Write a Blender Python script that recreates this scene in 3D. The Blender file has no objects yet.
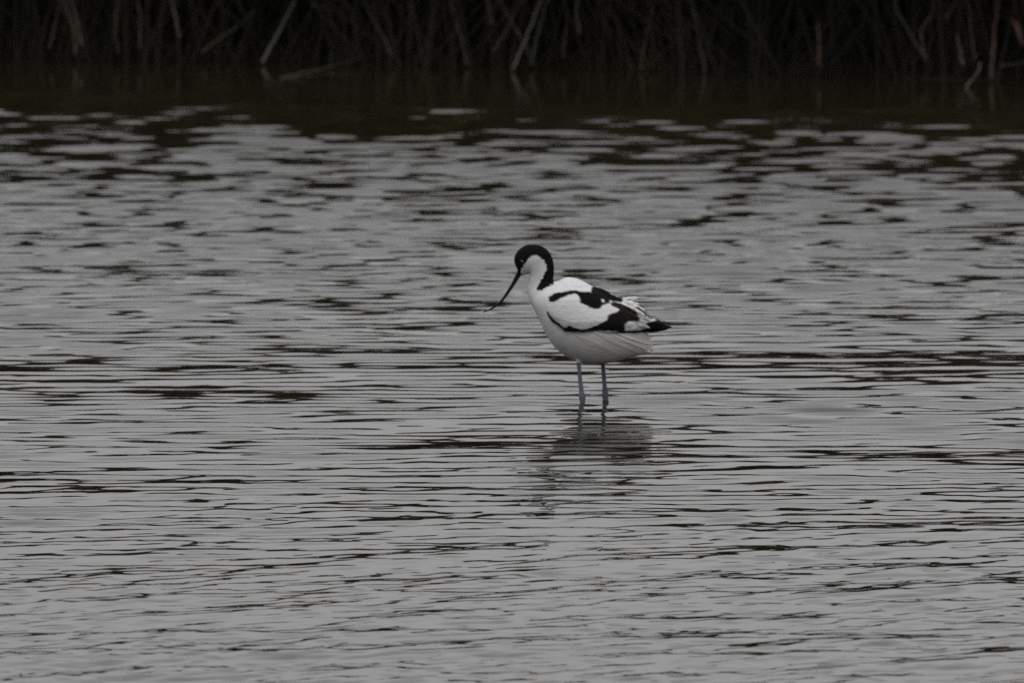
import bpy, math, random
import numpy as np
from mathutils import Vector
from mathutils.bvhtree import BVHTree

random.seed(7)
rng = np.random.default_rng(11)
scene = bpy.context.scene
COL = scene.collection

# ------------------------------------------------------------------ camera
CAM_H = 2.5            # eye height above the pond
DIST = 33.0            # metres from the camera to the bird
LENS, SENSOR = 400.0, 22.3
W, H = 1024, 683
PX = SENSOR / LENS / W                     # radians per pixel
PITCH = math.atan(CAM_H / DIST) - (402 - 341.5) * PX  # the legs enter the water on row 402
cam_d = bpy.data.cameras.new('camera')
cam = bpy.data.objects.new('camera', cam_d)
COL.objects.link(cam)
cam.location = (0, 0, CAM_H)
cam.rotation_euler = (math.pi / 2 - PITCH, 0, 0)
cam_d.lens, cam_d.sensor_width = LENS, SENSOR
cam_d.clip_start, cam_d.clip_end = 0.5, 6000
cam_d.dof.use_dof = True
cam_d.dof.focus_distance = 30.9
cam_d.dof.aperture_fstop = 11
scene.camera = cam

# ------------------------------------------------------------------ sky, sun, exposure
world = bpy.data.worlds.new('World')
scene.world = world
world.use_nodes = True
nt = world.node_tree
N, L = nt.nodes, nt.links
for n in list(N):
    N.remove(n)
SUN_EL, SUN_ROT = math.radians(66), math.radians(200)
sky = N.new('ShaderNodeTexSky')
sky.sky_type = 'NISHITA'
sky.sun_disc = False
sky.sun_elevation, sky.sun_rotation = SUN_EL, SUN_ROT
sky.dust_density, sky.air_density = 4.0, 1.0
hs = N.new('ShaderNodeHueSaturation')
hs.inputs['Saturation'].default_value = 0.08
L.new(sky.outputs[0], hs.inputs['Color'])
# a closed cloud deck: darker towards the horizon, as overcast skies are, with soft bands
geo = N.new('ShaderNodeTexCoord')
sep = N.new('ShaderNodeSeparateXYZ')
L.new(geo.outputs['Generated'], sep.inputs[0])
deck = N.new('ShaderNodeValToRGB')
e = deck.color_ramp.elements
e[0].position, e[0].color = 0.0, (3.38, 3.3, 3.25, 1)
e[1].position, e[1].color = 1.0, (8.5, 8.5, 8.9, 1)
m = e.new(0.3); m.color = (4.93, 4.89, 5.02, 1)
L.new(sep.outputs['Z'], deck.inputs[0])
cl = N.new('ShaderNodeTexNoise')
cl.inputs['Scale'].default_value = 3.0
cl.inputs['Detail'].default_value = 5
mp = N.new('ShaderNodeMapping')
mp.inputs['Scale'].default_value = (1, 1, 3)
L.new(geo.outputs['Generated'], mp.inputs[0])
L.new(mp.outputs[0], cl.inputs['Vector'])
mr = N.new('ShaderNodeMapRange')
mr.inputs[1].default_value, mr.inputs[2].default_value = 0.3, 0.7
mr.inputs[3].default_value, mr.inputs[4].default_value = 0.8, 1.2
L.new(cl.outputs[0], mr.inputs[0])
mul = N.new('ShaderNodeVectorMath'); mul.operation = 'SCALE'
L.new(deck.outputs[0], mul.inputs[0]); L.new(mr.outputs[0], mul.inputs['Scale'])
mix = N.new('ShaderNodeMix'); mix.data_type = 'RGBA'
mix.inputs[0].default_value = 0.85
L.new(hs.outputs[0], mix.inputs[6]); L.new(mul.outputs[0], mix.inputs[7])
bg = N.new('ShaderNodeBackground')
bg.inputs['Strength'].default_value = 0.1
L.new(mix.outputs[2], bg.inputs[0])
wo = N.new('ShaderNodeOutputWorld')
L.new(bg.outputs[0], wo.inputs[0])

sun_d = bpy.data.lights.new('sun', 'SUN')
sun_d.energy, sun_d.angle, sun_d.color = 0.7, math.radians(40), (1, 0.97, 0.93)
sun = bpy.data.objects.new('sun', sun_d)
COL.objects.link(sun)
sd = Vector((math.sin(SUN_ROT) * math.cos(SUN_EL), math.cos(SUN_ROT) * math.cos(SUN_EL), math.sin(SUN_EL)))
sun.rotation_euler = (-sd).to_track_quat('-Z', 'Y').to_euler()
scene.view_settings.view_transform = 'Standard'
scene.view_settings.look = 'None'
scene.view_settings.gamma = 1
scene.view_settings.exposure = 0.5
scene.render.engine = 'CYCLES'
scene.cycles.max_bounces = 6
scene.cycles.use_denoising = False
scene.cycles.sample_clamp_indirect = 4


# ------------------------------------------------------------------ helpers
def ray(px, py):
    """direction of the sight line through a photo point, scaled so that its depth (y) is 1"""
    cx, cy = (px - 512) * PX, -(py - 341.5) * PX
    d = Vector((cx, math.cos(PITCH) + cy * math.sin(PITCH), -math.sin(PITCH) + cy * math.cos(PITCH)))
    return d / d.y


def at_water(px, py):
    d = ray(px, py)
    t = -CAM_H / d.z
    return Vector((d.x * t, t, 0))


def at_depth(px, py, y):
    d = ray(px, py)
    return Vector((d.x * y, y, CAM_H + d.z * y))


def tag(o, label=None, cat=None, group=None, kind=None):
    if label: o['label'] = label
    if cat: o['category'] = cat
    if group: o['group'] = group
    if kind: o['kind'] = kind
    return o


def mesh_obj(name, verts, faces, mat, parent=None, smooth=True, colors=None):
    me = bpy.data.meshes.new(name)
    me.from_pydata([tuple(v) for v in verts], [], faces)
    if smooth:
        me.polygons.foreach_set('use_smooth', [True] * len(me.polygons))
    if colors is not None:
        at = me.color_attributes.new('plumage', 'FLOAT_COLOR', 'POINT')
        c = np.ones((len(verts), 4), np.float32); c[:, :3] = colors
        at.data.foreach_set('color', c.ravel())
    me.materials.append(mat)
    me.update()
    o = bpy.data.objects.new(name, me)
    COL.objects.link(o)
    if parent: o.parent = parent
    return o


def grid_faces(nr, nc, wrap=False):
    f = []
    for i in range(nr - 1):
        for j in range(nc if wrap else nc - 1):
            k = (j + 1) % nc
            f.append((i * nc + j, i * nc + k, (i + 1) * nc + k, (i + 1) * nc + j))
    return f


def catmull(pts, n):
    p = np.asarray(pts, float)
    p = np.vstack([2 * p[0] - p[1], p, 2 * p[-1] - p[-2]])
    m = len(p) - 3
    out = []
    for t in np.linspace(0, m - 1e-6, n):
        i = int(t); u = t - i
        a, b, c, d = p[i:i + 4]
        out.append(0.5 * (2 * b + (c - a) * u + (2 * a - 5 * b + 4 * c - d) * u * u + (3 * b - a - 3 * c + d) * u ** 3))
    return np.array(out)


def tube(path, radii, sides=8):
    """rings round a path: returns verts, faces (closed by caps)"""
    path = [Vector(p) for p in path]
    vs, fs = [], []
    ref = Vector((0, 1, 0))
    for i, p in enumerate(path):
        t = (path[min(i + 1, len(path) - 1)] - path[max(i - 1, 0)]).normalized()
        a = t.cross(ref)
        if a.length < 0.05: a = t.cross(Vector((1, 0, 0)))
        a.normalize(); b = t.cross(a)
        r = radii[i] if hasattr(radii, '__len__') else radii
        for k in range(sides):
            q = 2 * math.pi * k / sides
            vs.append(p + (a * math.cos(q) + b * math.sin(q)) * r)
    n = len(path)
    fs = grid_faces(n, sides, True)
    fs.append(tuple(range(sides))[::-1])
    fs.append(tuple((n - 1) * sides + k for k in range(sides)))
    return vs, fs


def in_poly(x, y, poly):
    inside = np.zeros(x.shape, bool)
    n = len(poly)
    j = n - 1
    for i in range(n):
        xi, yi = poly[i]; xj, yj = poly[j]
        c = ((yi > y) != (yj > y)) & (x < (xj - xi) * (y - yi) / ((yj - yi) or 1e-9) + xi)
        inside ^= c
        j = i
    return inside


def wobble(x, y, scale, seed):
    r = np.random.default_rng(seed)
    out = np.zeros_like(x)
    for k in range(14):
        a = r.uniform(0, 2 * math.pi); f = r.uniform(0.6, 2.2) / scale
        out += np.sin((x * math.cos(a) + y * math.sin(a)) * f * 2 * math.pi + r.uniform(0, 6.28))
    return out / 2.6


def new_mat(name):
    m = bpy.data.materials.new(name)
    m.use_nodes = True
    return m, m.node_tree.nodes, m.node_tree.links, m.node_tree.nodes['Principled BSDF']


def noisy_mat(name, c1, c2, scale=20, rough=0.85, bump=0.0, stretch=(1, 1, 1), spec=0.3):
    m, n, l, b = new_mat(name)
    tc = n.new('ShaderNodeTexCoord'); mp = n.new('ShaderNodeMapping'); mp.inputs['Scale'].default_value = stretch
    no = n.new('ShaderNodeTexNoise'); no.inputs['Scale'].default_value = scale; no.inputs['Detail'].default_value = 5
    l.new(tc.outputs['Object'], mp.inputs[0]); l.new(mp.outputs[0], no.inputs['Vector'])
    r = n.new('ShaderNodeValToRGB')
    r.color_ramp.elements[0].position, r.color_ramp.elements[0].color = 0.3, (*c1, 1)
    r.color_ramp.elements[1].position, r.color_ramp.elements[1].color = 0.7, (*c2, 1)
    l.new(no.outputs[0], r.inputs[0]); l.new(r.outputs[0], b.inputs['Base Color'])
    b.inputs['Roughness'].default_value = rough
    b.inputs['Specular IOR Level'].default_value = spec
    if bump:
        bp = n.new('ShaderNodeBump'); bp.inputs['Strength'].default_value = bump; bp.inputs['Distance'].default_value = 0.01
        l.new(no.outputs[0], bp.inputs['Height']); l.new(bp.outputs[0], b.inputs['Normal'])
    return m


# ------------------------------------------------------------------ setting: bank line, ground, water
def bank_y(x):
    """the shore, a little farther off on the left, with small bays"""
    x = np.asarray(x, float)
    return 43.55 - 0.65 * np.tanh(x / 1.3) + 0.07 * np.sin(x * 3.1 + 1) + 0.04 * np.sin(x * 7.7)


mud = noisy_mat('wet_mud', (0.006, 0.005, 0.004), (0.016, 0.013, 0.009), 6, 0.8, 0.5)


def build_ground():
    xs = np.concatenate([-np.geomspace(2000, 7, 18), np.linspace(-6.5, 6.5, 131), np.geomspace(7, 2000, 18)])
    dy = np.concatenate([-np.geomspace(1500, 2, 22), np.linspace(-1.8, 3, 60), np.geomspace(3.4, 3000, 22)])
    X, D = np.meshgrid(xs, dy)
    Y = bank_y(X) + D
    Z = np.where(D < 0, np.maximum(D * 0.06, -0.1), 0)
    Z = Z + np.where(D > 0, 0.45 * (1 - np.exp(-D / 0.9)), 0)
    Z += np.where(D > -0.2, 0.02 * np.sin(X * 5 + D * 3) * np.cos(X * 2.3 - D * 6), 0) - 0.01
    v = np.stack([X, Y, Z], -1).reshape(-1, 3)
    return tag(mesh_obj('ground', v, grid_faces(*X.shape), mud), kind='structure')


build_ground()


def water_material():
    m, n, l, b = new_mat('pond_water')
    b.inputs['Base Color'].default_value = (0.0135, 0.0117, 0.0055, 1)
    b.inputs['Roughness'].default_value = 0.0
    b.inputs['IOR'].default_value = 1.333
    b.inputs['Specular IOR Level'].default_value = 0.5
    g = n.new('ShaderNodeNewGeometry')
    mp = n.new('ShaderNodeMapping'); mp.inputs['Scale'].default_value = (1.0, 1.3, 1)
    no = n.new('ShaderNodeTexNoise'); no.inputs['Scale'].default_value = 26; no.inputs['Detail'].default_value = 3
    l.new(g.outputs['Position'], mp.inputs[0]); l.new(mp.outputs[0], no.inputs['Vector'])
    # calm water in the lee of the bank, ruffled water in drifting patches farther out
    at = n.new('ShaderNodeAttribute'); at.attribute_name = 'ruffle'
    bp = n.new('ShaderNodeBump'); bp.inputs['Distance'].default_value = 0.004
    mu = n.new('ShaderNodeMath'); mu.operation = 'MULTIPLY'; mu.inputs[1].default_value = 0.16
    l.new(at.outputs['Fac'], mu.inputs[0]); l.new(mu.outputs[0], bp.inputs['Strength'])
    l.new(no.outputs[0], bp.inputs['Height']); l.new(bp.outputs[0], b.inputs['Normal'])
    return m


def waves(xs, ys, n, lam, spread, seed, main=0.0, power=0.0):
    """sum of n plane ripples on the tensor grid; unit rms slope. main = heading off the sight line"""
    r = np.random.default_rng(seed)
    lm = np.exp(r.uniform(math.log(lam[0]), math.log(lam[1]), n))
    k = 2 * math.pi / lm
    th = main + r.normal(0, spread, n)
    kx, ky = k * np.sin(th), k * np.cos(th)
    amp = (lm ** power) / k * r.uniform(0.5, 1.3, n)
    ph = r.uniform(0, 2 * math.pi, n)
    Ex = np.exp(1j * np.outer(kx, xs)); Ey = np.exp(1j * (np.outer(ys, ky) + ph))
    z = ((Ey * amp) @ Ex).real
    return z / math.sqrt(np.sum((amp * k) ** 2) / 2)


def smooth01(a, b, v):
    t = np.clip((np.asarray(v) - a) / (b - a), 0, 1)
    return t * t * (3 - 2 * t)


def build_water():
    fx = np.concatenate([np.arange(-3.4, -1.9, 0.016), np.arange(-1.9, 1.9, 0.0105), np.arange(1.9, 3.4001, 0.016)])
    fy = np.concatenate([np.arange(25.4, 31.5, 0.006), np.arange(31.5, 44.6, 0.008)])
    xs = np.concatenate([-np.geomspace(1500, 3.5, 24), fx, np.geomspace(3.5, 1500, 24)])
    ys = np.concatenate([-np.geomspace(800, 1, 12), np.linspace(0, 25.2, 60), fy])
    X, Y = np.meshgrid(xs, ys)
    D = bank_y(X) - Y                                   # metres out from the shore
    gust1 = waves(xs, ys, 40, (0.8, 2.6), 1.2, 5); gust1 /= gust1[70:, 24:-24].std()
    gust2 = waves(xs, ys, 40, (0.5, 2.0), 1.2, 6); gust2 /= gust2[70:, 24:-24].std()
    # parallel ripples running along the sight line (strong round the bird), wind ripples, a slow roll
    A = waves(xs, ys, 240, (0.07, 0.155), 0.26, 1)
    B = waves(xs, ys, 340, (0.036, 0.11), 0.40, 2, -1.1)
    C = waves(xs, ys, 60, (0.5, 1.4), 0.35, 3)
    E = waves(xs, ys, 340, (0.05, 0.135), 0.21, 4, -0.06)
    G = waves(xs, ys, 200, (0.03, 0.075), 0.5, 14, -0.9)
    F = waves(xs, ys, 140, (0.14, 0.42), 0.45, 9, -0.7)
    near = 1 - smooth01(28.8, 32.2, Y + 0.3 * gust2)
    far = smooth01(33.8, 37.0, Y)
    midz = np.clip(1 - near - far, 0, 1)
    sl = (A * (0.012 * near + 0.041 * midz + 0.014 * far) * (1 + 0.25 * gust1)
          + B * (0.046 * near + 0.009 * midz + 0.012 * far) * (1 + 0.22 * gust2)
          + F * (0.022 * near + 0.007 * midz)
          + E * (0.008 * near + 0.009 * midz + 0.082 * far) * (1 + 0.13 * gust1)
          + C * (0.007 * near + 0.007 * midz + 0.009 * far)
          + (G * 0.034 + F * 0.016) * (1 - smooth01(27.6, 30.6, Y + 0.2 * gust1)))
    lee = 0.06 + 0.94 * smooth01(0.6, 1.65, D + 0.2 * gust2 - 0.22 * (1 - np.tanh(X)))
    fade = 1 - smooth01(3.0, 3.4, np.abs(X))
    fade = fade * smooth01(25.2, 26.0, Y)
    Z = sl * lee * fade
    ruffle = (0.08 * near + 0.2 * midz + 1.4 * far) * (0.35 + 0.65 * smooth01(-0.6, 1.2, gust2)) * (0.05 + 0.95 * smooth01(1.2, 3.0, D))
    nr, nc = X.shape
    co = np.stack([X, Y, Z], -1).astype(np.float32).reshape(-1, 3)
    i = np.arange((nr - 1) * (nc - 1)); rr, cc = i // (nc - 1), i % (nc - 1)
    a = rr * nc + cc
    quads = np.stack([a, a + 1, a + nc + 1, a + nc], -1).astype(np.int32)
    me = bpy.data.meshes.new('water')
    me.vertices.add(len(co)); me.vertices.foreach_set('co', co.ravel())
    me.loops.add(quads.size); me.loops.foreach_set('vertex_index', quads.ravel())
    me.polygons.add(len(quads))
    me.polygons.foreach_set('loop_start', np.arange(0, quads.size, 4, dtype=np.int32))
    me.update(calc_edges=True)
    me.polygons.foreach_set('use_smooth', np.ones(len(quads), bool))
    at = me.attributes.new('ruffle', 'FLOAT', 'POINT')
    at.data.foreach_set('value', ruffle.astype(np.float32).ravel())
    me.materials.append(water_material())
    o = bpy.data.objects.new('water', me); COL.objects.link(o)
    return tag(o, kind='structure')


build_water()

# ------------------------------------------------------------------ reed bed along the bank
reed_mat = noisy_mat('old_reed', (0.005, 0.0052, 0.003), (0.045, 0.040, 0.023), 4, 0.8, 0, (1, 1, 0.25))
leaf_mat = noisy_mat('reed_leaf', (0.012, 0.012, 0.006), (0.036, 0.032, 0.017), 5, 0.7)


def build_reed_bed():
    vs, fs = [], []

    def add(v, f):
        o = len(vs); vs.extend(v); fs.extend([tuple(i + o for i in q) for q in f])
    for k in range(6500):
        x = random.uniform(-5.5, 5.5) if random.random() < .35 else random.uniform(-2.4, 2.4)
        d = -0.08 + abs(random.gauss(0, 0.6))
        y = float(bank_y(x)) + d
        h = random.uniform(0.45, 0.85)
        lean = Vector((random.gauss(0, .42), random.gauss(-.05, .2), 0))
        base = Vector((x, y, -0.03 + 0.4 * (1 - math.exp(-max(d, 0) / .9))))
        r = random.choice((.0012, .0016, .002, .0026, .0036))
        bow = random.uniform(.5, 1.6)
        path = [base + lean * (h * t ** bow) + Vector((0, 0, h * t)) for t in (0, .3, .65, 1)]
        v, f = tube(path, [r, r, r * .8, r * .4], 3)
        add(v, f[:-2])
    for k in range(5200):                    # unseen taller growth farther back, added to darken the water's reflections
        x = random.uniform(-6, 6)
        d = random.uniform(.8, 2.6)
        h = random.uniform(.5, .8) + .04 * d
        lean = Vector((random.gauss(0, .16), random.gauss(-.03, .12), 0))
        base = Vector((x, float(bank_y(x)) + d, .3))
        path = [base + lean * (h * t * t) + Vector((0, 0, h * t)) for t in (0, .4, .75, 1)]
        v, f = tube(path, [.005, .006, .009, .003], 3)
        add(v, f[:-2])
    tag(mesh_obj('reed_bed', vs, fs, reed_mat), 'dense dark mass of old reeds along the far bank', 'reeds', None, 'stuff')
    # arching blades: low ones form the tangle, unseen higher ones added as shade
    vs, fs = [], []
    for k in range(15000):
        x = random.uniform(-5.5, 5.5) if random.random() < .35 else random.uniform(-2.4, 2.4)
        low = k % 6 == 0
        d = random.uniform(0.12, 0.9) if low else random.uniform(-0.1, 1.3)
        z = random.uniform(0.05, 0.22) if low else random.uniform(0.27, 0.68)
        p = Vector((x, float(bank_y(x)) + d, z))
        ln = random.uniform(0.15, 0.35) if low else random.uniform(0.25, 0.6)
        a = random.uniform(0, 2 * math.pi) if low else random.gauss(-math.pi / 2, 1.0)
        out = Vector((math.cos(a), math.sin(a), 0))
        side = Vector((-out.y, out.x, random.uniform(-.4, .4))).normalized() * (random.uniform(.0012, .0035) if low else random.uniform(0.006, 0.014))
        droop = random.uniform(.2, .7)
        o = len(vs)
        for t in (0, .35, .7, 1):
            q = p + out * (ln * t * .8) + Vector((0, 0, ln * (.45 * t - droop * t * t)))
            q.z = max(q.z, 0.012 if low else 0.25)
            w = (0.5, 1, .7, 0.05)[(0, .35, .7, 1).index(t)]
            vs.extend([q - side * w, q + side * w])
        for i in range(3):
            fs.append((o + 2 * i, o + 2 * i + 1, o + 2 * i + 3, o + 2 * i + 2))
    tag(mesh_obj('reed_leaves_shading_bank', vs, fs, leaf_mat), 'dark arching reed blades on the far bank, the unseen upper ones added to shade it', 'reeds', None, 'stuff')


build_reed_bed()

# single stems and twigs one can tell apart against the dark
stem_mats = {
    'pale': noisy_mat('bleached_stem', (0.065, 0.061, 0.051), (0.108, 0.101, 0.087), 30, 0.75, 0.2, (1, 1, .3)),
    'grey': noisy_mat('grey_stem', (0.037, 0.034, 0.030), (0.063, 0.060, 0.051), 30, 0.8, 0.2, (1, 1, .3)),
    'brown': noisy_mat('brown_stem', (0.047, 0.032, 0.021), (0.083, 0.055, 0.036), 30, 0.8, 0.2, (1, 1, .3)),
    'red': noisy_mat('rusty_stem', (0.055, 0.034, 0.024), (0.095, 0.055, 0.038), 30, 0.8, 0.2, (1, 1, .3)),
    'olive': noisy_mat('olive_stem', (0.039, 0.039, 0.022), (0.066, 0.066, 0.039), 30, 0.8, 0.2, (1, 1, .3)),
}
# name, material, photo points from the foot upward, half thickness (mm), metres in front of the shore line, label
STEMS = [
    ('dead_reed', 'red', [(75, 56), (74, 35), (70, 15), (62, -6)], 5, .06, 'rusty red reed stem at far left, beside a pale leaning one'),
    ('dead_reed', 'pale', [(82, 46), (78, 25), (74, 10), (70, -8)], 4, .05, 'pale reed stem next to the rusty red one at far left'),
    ('dead_reed', 'brown', [(50, 48), (55, 25), (62, -6)], 3, .05, 'thin brown reed stem leaning right, leftmost on the bank'),
    ('dead_reed', 'grey', [(141, 48), (140, 25), (138, -6)], 3.5, .05, 'straight upright grey reed stem between two paler stems on the left bank'),
    ('dead_reed', 'pale', [(179, 38), (176, 20), (169, -8)], 4.5, .06, 'bright upright reed stem ending above the water on the left bank'),
    ('dead_branch', 'pale', [(263, 62), (269, 50), (283, 24), (299, -8)], 6.5, .12, 'thickest pale branch leaning right out of the left bank'),
    ('dead_branch', 'olive', [(203, 52), (220, 38), (240, 24), (254, 10)], 4, .05, 'faint olive twig slanting up to the right beside the thickest pale branch'),
    ('floating_branch', 'grey', [(281, 78), (318, 70), (350, 61), (388, 52)], 3.5, .30, 'long thin branch lying low over the water from bank to open water'),
    ('dead_reed', 'olive', [(392, 56), (384, 38), (366, 6), (362, -8)], 3, .05, 'dim olive stem leaning left just right of the low floating branch'),
    ('dead_reed', 'brown', [(468, 66), (459, 30), (449, -8)], 4, .06, 'dim brown upright stem left of the crossing stems at mid bank'),
    ('dead_reed', 'red', [(492, 24), (489, 8), (487, -8)], 4, .04, 'short rusty stem hanging in at the top of the mid bank'),
    ('dead_reed', 'pale', [(513, 72), (522, 48), (533, 22), (544, -8)], 4.5, .12, 'bright pale stem leaning right, the brighter of the crossing pair'),
    ('dead_reed', 'grey', [(530, 56), (520, 36), (508, 16), (496, -8)], 4, .10, 'grey stem leaning left and crossing behind the bright pale one'),
    ('dead_reed', 'olive', [(530, 66), (537, 38), (545, 8), (552, -8)], 4, .09, 'dull olive stem running close beside the bright pale crossing one'),
    ('dead_branch', 'brown', [(494, 52), (506, 30), (519, 6), (528, -6)], 3.5, .07, 'thin brown twig slanting right behind the crossing stems'),
    ('dead_reed', 'pale', [(581, 35), (577, 18), (577, 4), (579, -8)], 3.5, .07, 'pale curved stem ending in mid air right of the crossing stems'),
    ('dead_reed', 'brown', [(563, 60), (566, 30), (566, -8)], 3, .05, 'thin upright brown stem between crossing stems and the curved one'),
    ('dead_reed', 'brown', [(819, 66), (819, 45), (818, 22)], 4.5, .05, 'short brown stump of a stem alone on the darker right bank'),
    ('dead_reed', 'olive', [(927, 62), (913, 38), (900, 16), (890, -8)], 4.5, .05, 'olive stem leaning left towards the darkest part of the right bank'),
    ('dead_branch', 'grey', [(926, 60), (922, 40), (921, 30), (931, 14)], 4.5, .08, 'kinked grey twig bending right near the top of right bank'),
    ('dead_reed', 'pale', [(963, 66), (960, 50), (957, 33)], 4, .10, 'short pale broken stem above the forked twig on right'),
    ('dead_branch', 'grey', [(945, 20), (951, 10), (958, -4)], 3.5, .05, 'small grey twig slanting right at the top of right bank'),
    ('dead_branch', 'pale', [(966, 88), (974, 78), (979, 70), (981, 62)], 3.5, .16, 'small pale curved twig rising from the water at the right bank'),
    ('dead_reed', 'brown', [(991, 82), (993, 50), (996, 20), (1000, -8)], 7, .06, 'broad brown upright stem near the right end of the bank'),
    ('dead_reed', 'brown', [(975, 60), (971, 30), (967, -8)], 4, .05, 'slim brown stem left of the broad brown one on right'),
    ('dead_branch', 'grey', [(1000, 66), (1014, 64), (1036, 62)], 3, .12, 'horizontal grey twig close above water at far right'),
    ('reed_leaf', 'red', [(1022, 46), (1018, 30), (1013, 18)], 7, .06, 'small rusty red hanging leaf at the far right of bank'),
    ('dead_branch', 'grey', [(310, 3), (332, 11), (352, 19)], 3.5, .05, 'short grey twig sloping down right above the low floating branch'),
    ('dead_reed', 'brown', [(118, 54), (116, 25), (118, -8)], 3, .05, 'thin brown upright stem right of the pale far left one'),
    ('dead_reed', 'olive', [(640, 72), (646, 40), (655, -8)], 3, .05, 'thin olive stem leaning right on the dark middle bank'),
    ('dead_reed', 'olive', [(705, 74), (700, 40), (690, -8)], 3.5, .05, 'lone olive stem leaning left on the dark middle right bank'),
]
for name, mk, pts, r, front, label in STEMS:
    x0 = (pts[0][0] - 512) * PX * 43.3
    y0 = min(float(bank_y(x0)) - front - .09, at_water(*pts[0]).y)
    y1 = float(bank_y(x0)) if name == 'floating_branch' else y0 + .05
    pts = catmull(pts, 14)
    path = []
    for i, (px, py) in enumerate(pts):
        p = at_depth(px, py, y0 + (y1 - y0) * i / 13)
        path.append(p + Vector((random.gauss(0, .0012), random.gauss(0, .004), 0)))
    rad = [.72 * r / 1000 * (1 - .45 * i / 13) * random.uniform(.85, 1.1) for i in range(14)]
    if name == 'reed_leaf': rad = [r / 1000 * math.sin(math.pi * (i + .4) / 14) for i in range(14)]
    v, f = tube(path, rad, 7)
    org = path[0].copy()
    o = mesh_obj(name, [q - org for q in v], f, stem_mats[mk])
    o.location = org
    tag(o, label, {'dead_reed': 'reed stem', 'dead_branch': 'branch', 'floating_branch': 'branch', 'reed_leaf': 'leaf'}[name],
        'stems and twigs along the far bank')

# ------------------------------------------------------------------ the bird
S = 1 / (PX * DIST)                      # photo pixels per metre at the bird
BIRD = Vector(((593 - 512) / S, DIST, 0))


def P(px, py, w=0.0):
    """photo units at the bird: px, py in its side view, w towards the camera"""
    return Vector(((px - 593) / S, -w / S, (402 - py) / S))


WHITE, BLACK, BROWN = (0.56, 0.56, 0.565), (0.004, 0.0038, 0.004), (0.027, 0.019, 0.015)
GREYW, LEG = (0.41, 0.405, 0.385), (0.105, 0.12, 0.145)


def feather_material():
    m, n, l, b = new_mat('plumage')
    at = n.new('ShaderNodeAttribute'); at.attribute_name = 'plumage'
    tc = n.new('ShaderNodeTexCoord')
    mp = n.new('ShaderNodeMapping'); mp.inputs['Rotation'].default_value = (0, math.radians(-18), 0)
    mp.inputs['Scale'].default_value = (0.35, 1, 1.3)
    no = n.new('ShaderNodeTexNoise'); no.inputs['Scale'].default_value = 130; no.inputs['Detail'].default_value = 4
    l.new(tc.outputs['Object'], mp.inputs[0]); l.new(mp.outputs[0], no.inputs['Vector'])
    mr = n.new('ShaderNodeMapRange'); mr.inputs[1].default_value, mr.inputs[2].default_value = .3, .7
    mr.inputs[3].default_value, mr.inputs[4].default_value = .93, 1.03
    l.new(no.outputs[0], mr.inputs[0])
    sc = n.new('ShaderNodeVectorMath'); sc.operation = 'SCALE'
    l.new(at.outputs['Color'], sc.inputs[0]); l.new(mr.outputs[0], sc.inputs['Scale'])
    l.new(sc.outputs[0], b.inputs['Base Color'])
    bp = n.new('ShaderNodeBump'); bp.inputs['Strength'].default_value = .1; bp.inputs['Distance'].default_value = .001
    l.new(no.outputs[0], bp.inputs['Height']); l.new(bp.outputs[0], b.inputs['Normal'])
    b.inputs['Roughness'].default_value = .8
    b.inputs['Specular IOR Level'].default_value = .06
    return m


plum = feather_material()
bill_mat = noisy_mat('bill_horn', (0.006, 0.006, 0.007), (0.012, 0.012, 0.013), 60, .6, spec=.1)
eye_mat = noisy_mat('eye', (0.012, 0.007, 0.005), (0.03, 0.015, 0.01), 60, .08, spec=.6)

# side view of the trunk: (top point), (bottom point), half width
ST = [
    ((517.4, 268.8), (519.8, 274.8), 2.8), ((514.2, 261.0), (522.6, 275.2), 5.4), ((515.6, 253.2), (525.8, 274.2), 8.6),
    ((521.4, 246.8), (528.6, 273.0), 10.6), ((530.0, 243.6), (530.2, 273.0), 11.4), ((540.0, 244.8), (529.8, 275.4), 11.2),
    ((547.8, 249.6), (529.0, 279.5), 10.6), ((552.8, 258.5), (528.0, 285.0), 10.6), ((554.2, 269.0), (527.8, 291.5), 11.8),
    ((553.8, 279.5), (529.6, 299.0), 15.5), ((558.5, 280.0), (533.0, 307.0), 21), ((567.0, 276.8), (538.2, 317.5), 27),
    ((578.5, 278.4), (546.0, 334.0), 32), ((592.0, 285.4), (556.2, 348.5), 34), ((606.0, 293.4), (572.5, 359.5), 34),
    ((618.0, 300.5), (592.0, 364.2), 31), ((630.0, 310.0), (612.0, 362.4), 24), ((641.0, 321.0), (631.0, 357.0), 16),
    ((647.5, 331.0), (643.5, 354.6), 9.5), ((653.0, 342.0), (653.0, 352.4), 4.5),
]
flat = catmull([(*t, *b, w) for t, b, w in ST], 110)
NSEC, NRING = 110, 44


SOFT = np.random.default_rng(5).normal(0, .7, (14, 2))


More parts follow.
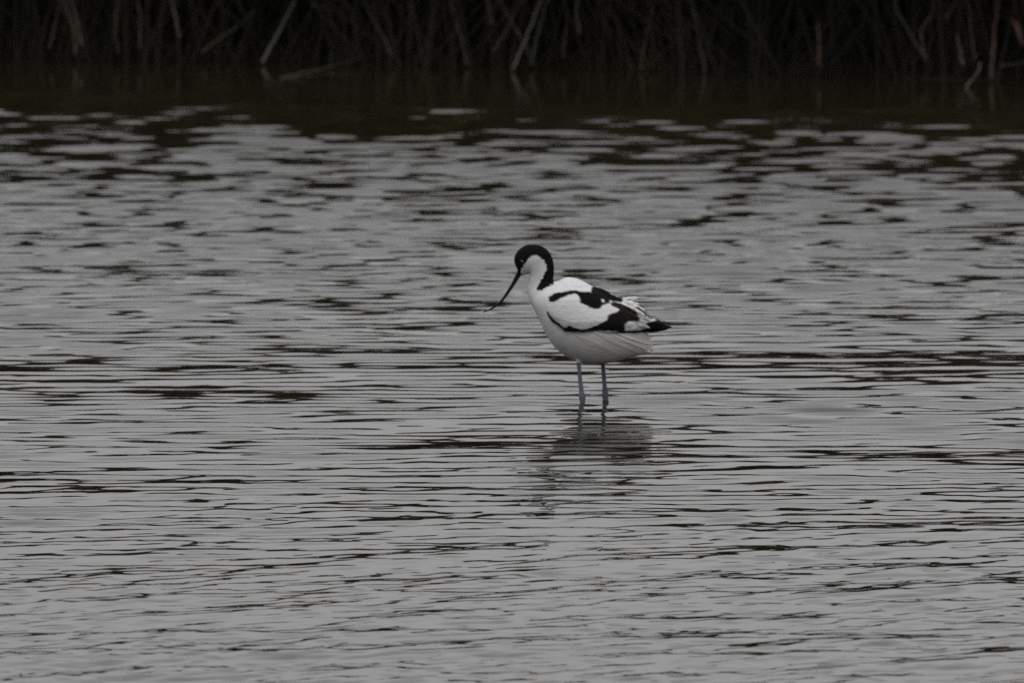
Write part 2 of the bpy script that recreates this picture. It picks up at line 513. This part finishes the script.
def build_body():
    vs, fs = [], []
    for tx, ty, bx, by, hw in flat:
        c = np.array([(tx + bx) / 2, (ty + by) / 2]); a = np.array([(tx - bx) / 2, (ty - by) / 2])
        for k in range(NRING):
            q = 2 * math.pi * k / NRING
            p = c + a * math.cos(q)
            vs.append(P(p[0], p[1], hw * math.copysign(abs(math.sin(q)) ** .92, math.sin(q))))
    fs = grid_faces(NSEC, NRING, True)
    fs.append(tuple(range(NRING))[::-1]); fs.append(tuple((NSEC - 1) * NRING + k for k in range(NRING)))

    def add(v, f):
        o = len(vs); vs.extend(v); fs.extend([tuple(i + o for i in q) for q in f])
    # legs: thigh feathers, shank, knobbly joint at the waterline, lower leg and webbed foot under water
    for pts, w in (([(577, 345), (578.6, 360), (580.2, 378), (581.6, 390), (582.2, 395), (582.6, 400), (582.8, 408), (583.5, 440), (584, 453)], 13),
                   ([(602, 345), (602.8, 360), (604.2, 378), (605.2, 390), (605.6, 395), (605.8, 400), (605.9, 408), (606.5, 440), (607, 453)], -13)):
        r = [6.5, 2.5, 2.15, 2.5, 3.5, 3.0, 2.0, 1.8, 2.0]
        cp = catmull([(x, y, q) for (x, y), q in zip(pts, r)], 40)
        v, f = tube([P(x, y, w) for x, y, _ in cp], [q / S for _, _, q in cp], 12)
        add(v, f)
        fx, fy = pts[-1]
        for ang in (-.45, 0, .45):
            tip = P(fx - 24 * math.cos(ang), fy + 1, w + 24 * math.sin(ang))
            v, f = tube([P(fx, fy, w), (P(fx, fy, w) + tip) / 2, tip], [2.0 / S, 1.7 / S, 1.2 / S], 8)
            add(v, f)
    tmp = mesh_obj('body_shape', vs, fs, plum)
    rm = tmp.modifiers.new('r', 'REMESH'); rm.mode = 'VOXEL'; rm.voxel_size = .0013
    sm = tmp.modifiers.new('s', 'SMOOTH'); sm.factor = .5; sm.iterations = 2
    dg = bpy.context.evaluated_depsgraph_get()
    me = bpy.data.meshes.new_from_object(tmp.evaluated_get(dg))
    bpy.data.objects.remove(tmp)
    n = len(me.vertices)
    co = np.empty(n * 3, np.float32); me.vertices.foreach_get('co', co); co = co.reshape(-1, 3).astype(float)
    x, y, w = co[:, 0] * S + 593, 402 - co[:, 2] * S, -co[:, 1] * S
    jx = x + .35 * wobble(x, y, 6, 1) + .12 * wobble(x, w, 3, 2)
    jy = y + .35 * wobble(x, y, 6, 3) + .12 * wobble(y, w, 3, 4)
    col = np.tile(WHITE, (n, 1))
    cap = [(510, 240), (558, 236), (556.5, 278), (553.2, 282.4), (547.5, 285.2), (541.5, 288.4), (536.2, 289.4), (536.6, 286), (540.6, 280), (543.8, 274),
           (546.4, 268.2), (546, 264.2), (543.2, 258), (538, 254.6), (533.2, 253.6), (530, 255.4), (526, 260.6), (522.4, 266.5),
           (521.3, 271.4), (521.8, 276), (510, 280)]
    cover = np.mean([in_poly(jx + ox, jy + oy, cap) for ox, oy in SOFT * .5], axis=0)[:, None]
    col = col * (1 - cover) + np.array(BLACK) * cover
    legz = (y > 364) | ((y > 361.5) & (np.abs(np.abs(w) - 13) < 3.4) & ((np.abs(x - 579) < 3.4) | (np.abs(x - 603) < 3.4)))
    col[legz] = LEG
    mott = np.clip(.5 + .5 * wobble(x, y * 1.6, 12, 8), 0, 1)[:, None]
    white = (col[:, 0] > .3)[:, None]
    col = np.where(white, col * (1 - .07 * mott), col)
    # buff-grey tint towards the belly and a slightly grey face, edges soft
    belly_tint = smooth01(312, 350, y + .35 * (x - 593) * (x < 593) + 2.5 * wobble(x, y, 14, 12))[:, None] * np.array([.05, .06, .10])
    face = (smooth01(552, 542, x) * smooth01(292, 276, y))[:, None] * np.array([.12, .11, .11])
    col = np.where(white, col * (1 - belly_tint) * (1 - face), col)
    at = me.color_attributes.new('plumage', 'FLOAT_COLOR', 'POINT')
    c4 = np.ones((n, 4), np.float32); c4[:, :3] = col
    at.data.foreach_set('color', c4.ravel())
    me.polygons.foreach_set('use_smooth', np.ones(len(me.polygons), bool))
    me.name = 'avocet'
    o = bpy.data.objects.new('avocet', me); COL.objects.link(o)
    return o


avocet = build_body()
avocet.location = BIRD
tag(avocet, 'black and white wading bird with upturned bill standing leg-deep in rippled water', 'bird')

skin = BVHTree.FromPolygons([v.co for v in avocet.data.vertices], [p.vertices[:] for p in avocet.data.polygons])


def skin_depth(px, py, miss=0.0):
    hit = skin.ray_cast(P(px, py, 120), Vector((0, 1, 0)))[0]
    return miss if hit is None else -hit.y * S


# bill
bp_ = catmull([(521.5, 269.5, 3.3), (518.9, 273, 2.7), (514.6, 281, 2.1), (508.8, 290.3, 1.65), (501.6, 300.3, 1.25), (495, 306, 1.05), (489, 309.5, .75), (483.2, 311.9, .45)], 40)
v, f = tube([P(x, y) for x, y, _ in bp_], [r / S for _, _, r in bp_], 10)
mesh_obj('bill', v, f, bill_mat, avocet)
# eyes
for s in (1, -1):
    c = P(522.3, 260.2, s * (skin_depth(522.3, 260.2) - .7)); r = 1.9 / S
    v = [c + Vector((math.sin(a) * math.cos(b), math.cos(a) * .8, math.sin(a) * math.sin(b))) * r
         for a in np.linspace(0.001, math.pi - .001, 10) for b in np.linspace(0, 2 * math.pi, 16, endpoint=False)]
    mesh_obj('eye', v, grid_faces(10, 16, True), eye_mat, avocet)


def Z3(pts):
    return [(535 + x / 6.827, 270 + y / 6.827) for x, y in pts]


BAND_UP = Z3([(92, 192), (95, 165), (130, 140), (190, 128), (240, 119), (300, 126), (345, 134), (382, 138), (388, 100), (430, 100), (480, 130), (530, 160), (605, 185),
              (592, 210), (545, 206), (515, 194), (510, 212), (475, 216), (440, 242), (400, 246), (350, 222), (310, 202), (298, 160), (272, 142), (230, 152), (170, 176), (135, 196), (110, 199)])
BAND_LOW = Z3([(82, 262), (102, 290), (130, 318), (165, 345), (200, 374), (235, 355), (270, 370), (300, 382), (350, 382), (400, 363), (450, 341), (488, 320), (504, 282), (560, 270), (580, 250),
               (610, 240), (650, 245), (690, 270), (718, 322), (700, 340), (640, 336), (618, 350), (612, 404), (560, 404), (500, 398), (440, 394), (400, 398), (350, 406), (270, 407), (210, 402), (160, 366), (118, 338), (90, 302), (78, 282)])
BROWNZ = Z3([(515, 205), (560, 212), (640, 238), (690, 268), (718, 320), (700, 342), (655, 338), (630, 300), (600, 280), (565, 248), (520, 228)])
TIP_EDGE = Z3([(755, 352), (800, 338), (850, 334), (960, 370), (960, 430), (700, 430), (600, 422), (480, 428), (480, 414), (600, 402), (730, 396), (790, 384), (770, 366)])  # black wing tip and a thin dark line along the lower edge
SPOT = Z3([(452, 184), (470, 186), (472, 202), (456, 200)])
MOTT = Z3([(690, 240), (720, 250), (765, 285), (800, 325), (770, 330), (740, 300), (700, 255)])

w_top = catmull(Z3([(84, 240), (84, 205), (93, 160), (130, 134), (190, 120), (250, 112), (310, 112), (385, 108), (440, 122), (520, 152), (600, 186), (655, 200), (700, 228), (750, 266), (800, 322), (850, 340), (880, 362), (895, 384)]), 260)
w_bot = catmull(Z3([(84, 244), (80, 262), (84, 290), (110, 334), (150, 366), (205, 404), (270, 411), (350, 409), (420, 398), (480, 410), (560, 414), (640, 412), (700, 414), (760, 418), (820, 415), (860, 410), (888, 402), (896, 388)]), 260)

def wing_depth(x, y, edge):
    body = np.array([skin_depth(float(p), float(q)) for p, q in zip(x.ravel(), y.ravel())]).reshape(x.shape)
    trail = np.interp(x, [540, 600, 625, 645, 672], [0, 8, 14, 11, 5])
    return np.maximum(body, trail * (0.45 + .55 * np.clip(edge * 4, 0, 1))) + 1.0 + 4.2 * np.clip(edge * 3.2, 0, 1) ** .6


def wing_colour(x, y, seed):
    ux, uy = math.cos(math.radians(22)), math.sin(math.radians(22))   # feathers trail down and back
    al, ac = x * ux + y * uy, -x * uy + y * ux
    n = len(x)
    streak = wobble(al * .22, ac, 2.6, seed + 5)
    base = np.tile(WHITE, (n, 1)) * (1 - .05 * np.clip(streak, 0, 1))[:, None]
    # the hind part of the folded wing is a mix of worn white and grey feathers
    hind = (smooth01(612, 630, x) * np.clip(.45 + .5 * wobble(al * .25, ac, 2.4, seed + 6), 0, 1))[:, None]
    base = base * (1 - .5 * hind)
    brown = np.array(BROWN) * (0.6 + .45 * np.clip(wobble(ac, al * .2, 2.2, seed + 7), -1, 1))[:, None]
    flecks = wobble(al * .5, ac, 3.0, seed + 9) > .1
    out = np.zeros((n, 3))
    for ox, oy in SOFT:
        jx = x + .22 * wobble(x, y, 9, seed + 1) + ox * 1.3 * ux - oy * .5 * uy
        jy = y + .22 * wobble(x, y, 9, seed + 2) + ox * 1.3 * uy + oy * .5 * ux
        col = base.copy()
        col[in_poly(jx, jy, BAND_UP)] = BLACK
        col[in_poly(jx, jy, BAND_LOW)] = (0.007, 0.006, 0.0055)
        br = in_poly(jx, jy, BROWNZ)
        col[br] = brown[br]
        col[in_poly(jx, jy, TIP_EDGE)] = BLACK
        col[in_poly(jx, jy, SPOT)] = WHITE
        col[in_poly(jx, jy, MOTT) & flecks] = (0.03, 0.027, 0.025)
        out += col
    return out / len(SOFT)


def build_wing(s):
    NA = 90
    T, B = w_top, w_bot
    fr = np.linspace(0, 1, NA)
    x = T[:, 0][:, None] * (1 - fr) + B[:, 0][:, None] * fr
    y = T[:, 1][:, None] * (1 - fr) + B[:, 1][:, None] * fr
    along = np.linspace(0, 1, len(T))[:, None]
    edge = np.minimum(np.minimum(fr, 1 - fr)[None, :] * 1.2, np.minimum(along * 4, (1 - along) * 2.5))
    w = wing_depth(x, y, edge) * s
    # soft overlapping feather tracts
    X, Y = x.ravel(), y.ravel()
    ux, uy = math.cos(math.radians(22)), math.sin(math.radians(22))
    rel = .05 * wobble((X * ux + Y * uy) * .35, -X * uy + Y * ux, 4, 31)
    Wd = w.ravel() + s * rel * np.clip(edge.ravel() * 6, 0, 1)
    outer = [P(a, b, c) for a, b, c in zip(X, Y, Wd)]
    inner = [P(a, b, c) for a, b, c in zip(X, Y, w.ravel() - s * (1.2 + 3.5 * np.clip(edge.ravel() * 3, 0, 1)))]
    n = len(outer)
    f = grid_faces(len(T), NA)
    nr = len(T)
    fs = list(f) + [tuple(i + n for i in q[::-1]) for q in f]
    for i in range(nr - 1):
        for j in (0, NA - 1):
            a, b = i * NA + j, (i + 1) * NA + j
            fs.append((a, b, b + n, a + n))
    col = wing_colour(X, Y, 40)
    o = mesh_obj('wing', outer + inner, fs, plum, avocet, colors=np.vstack([col, col]))
    return o


def feather(parent, name, root, tip, width, w0, w1, color, s, lift=0.0, curl=0.0, tipcol=None):
    """one vane: a thin, cambered, pointed blade with a notched edge"""
    na, nc = 26, 7
    r0, r1 = np.array(root, float), np.array(tip, float)
    d = r1 - r0; ln = np.linalg.norm(d); d /= ln; nrm = np.array([-d[1], d[0]])
    vs, cols = [], []
    for i in range(na):
        t = i / (na - 1)
        hw = width / 2 * min(1, .35 + 2.2 * t) * max(0, 1 - t ** 3) ** .7
        for j in range(nc):
            u = 2 * j / (nc - 1) - 1
            p = r0 + d * ln * t + nrm * (hw * u * (1 + .06 * math.sin(23 * t + 5 * u)) + curl * t * t)
            wd = w0 + (w1 - w0) * t + 1.0 * (1 - u * u)
            if lift: wd = max(wd, skin_depth(p[0], p[1]) + lift * (1 - .5 * abs(u)))
            vs.append(P(p[0], p[1], s * wd))
            c = np.array(color)
            if tipcol is not None and t > .55 + .1 * math.sin(7 * u): c = np.array(tipcol)
            cols.append(c * (1 - .12 * (abs(u) < .1)))
    n = len(vs)
    back = [q - Vector((0, -s * .5 / S, 0)) for q in vs]
    f = grid_faces(na, nc)
    fs = f + [tuple(i + n for i in q[::-1]) for q in f]
    return vs + back, fs, np.array(cols + cols)


def feather_set(name, parent, items, s):
    V, F, C = [], [], []
    for it in items:
        v, f, c = feather(parent, name, *it[:6], s, *it[6:])
        o = len(V); V += v; F += [tuple(i + o for i in q) for q in f]; C.append(c)
    return mesh_obj(name, V, F, plum, parent, colors=np.vstack(C))


for s in (1, -1):
    wing = build_wing(s)
    # black primaries crossed over the tail, plus a dark line along the lower edge
    feather_set('primary_feathers', wing, [
        ((628, 328.5), (672.5, 326.8), 6.5, 13, 5, BLACK), ((626, 329.5), (668, 328.8), 5.0, 12, 5, BLACK),
        ((630, 326), (664, 323.0), 5.5, 14.5, 6, BLACK), ((632, 323), (660, 321.8), 5.5, 15.5, 8, BLACK),
        ((606, 329.6), (650, 330.6), 2.2, 30, 13, BLACK, .9)], s)
    # long brown and white tertials lying over the folded wing
    feather_set('tertial_feathers', wing, [
        ((606, 302), (640, 317.5), 8, 21, 17, BROWN), ((604, 306), (632, 320), 8, 24, 19, (0.016, 0.013, 0.012)),
        ((602, 302.5), (620, 308.5), 4.5, 24, 22, WHITE), ((612, 300.5), (640, 313), 4.5, 18, 14, BROWN),
        ((622, 320), (653, 327.5), 6, 20, 12, WHITE), ((624, 317), (652, 323.5), 5.5, 19, 11, GREYW), ((637, 305), (652.5, 318), 1.8, 13.5, 10.5, (0.02, 0.018, 0.016)),
        ((641, 312), (653, 320), 1.5, 15, 11, (0.03, 0.027, 0.024)), ((628, 306), (645, 317), 4, 16, 12.5, GREYW)], s)
    if s > 0:
        # ruffled pale feathers standing up behind the back
        feather_set('ruffled_feathers', wing, [
            ((618, 303), (639, 297.0), 9, 7, 4, WHITE), ((616, 303), (631, 296.8), 5, 9, 7, WHITE), ((622, 304), (640, 303), 5.5, 9, 7, WHITE),
            ((630, 304), (648, 314), 5, 11, 9, WHITE), ((634, 304.5), (652, 318.5), 4.5, 9, 7, GREYW)], s)

# tail: a short fan of pale feathers under the wing tips
UND, UNDL = (0.515, 0.505, 0.48), (0.555, 0.548, 0.53)
feather_set('tail', avocet, [
    ((612, 333), (654, 350), 8, 9, 4.5, UND), ((610, 336), (653.5, 352.6), 8, 12, 5, UND), ((618, 331), (653, 345), 8, 7, 4, GREYW),
    ((616, 334), (653.5, 350.5), 7, -4, -2, GREYW), ((612, 338), (651, 352), 7, -8, -4, GREYW)], 1)
# long soft flank and vent feathers lying over the hind belly
for s in (1, -1):
    feather_set('flank_feathers', avocet, [
        ((611, 332), (650, 350.5), 3.2, 0, 0, UNDL, .8), ((600, 333), (642, 353.5), 4.5, 0, 0, UND, .55), ((594, 330), (634, 342), 4.5, 0, 0, UNDL, .5),
        ((586, 336), (628, 357.5), 6, 0, 0, UND, .5), ((576, 333), (612, 350), 6, 0, 0, UND, .4), ((618, 332), (652, 344.5), 3, 0, 0, UNDL, .8)], s)
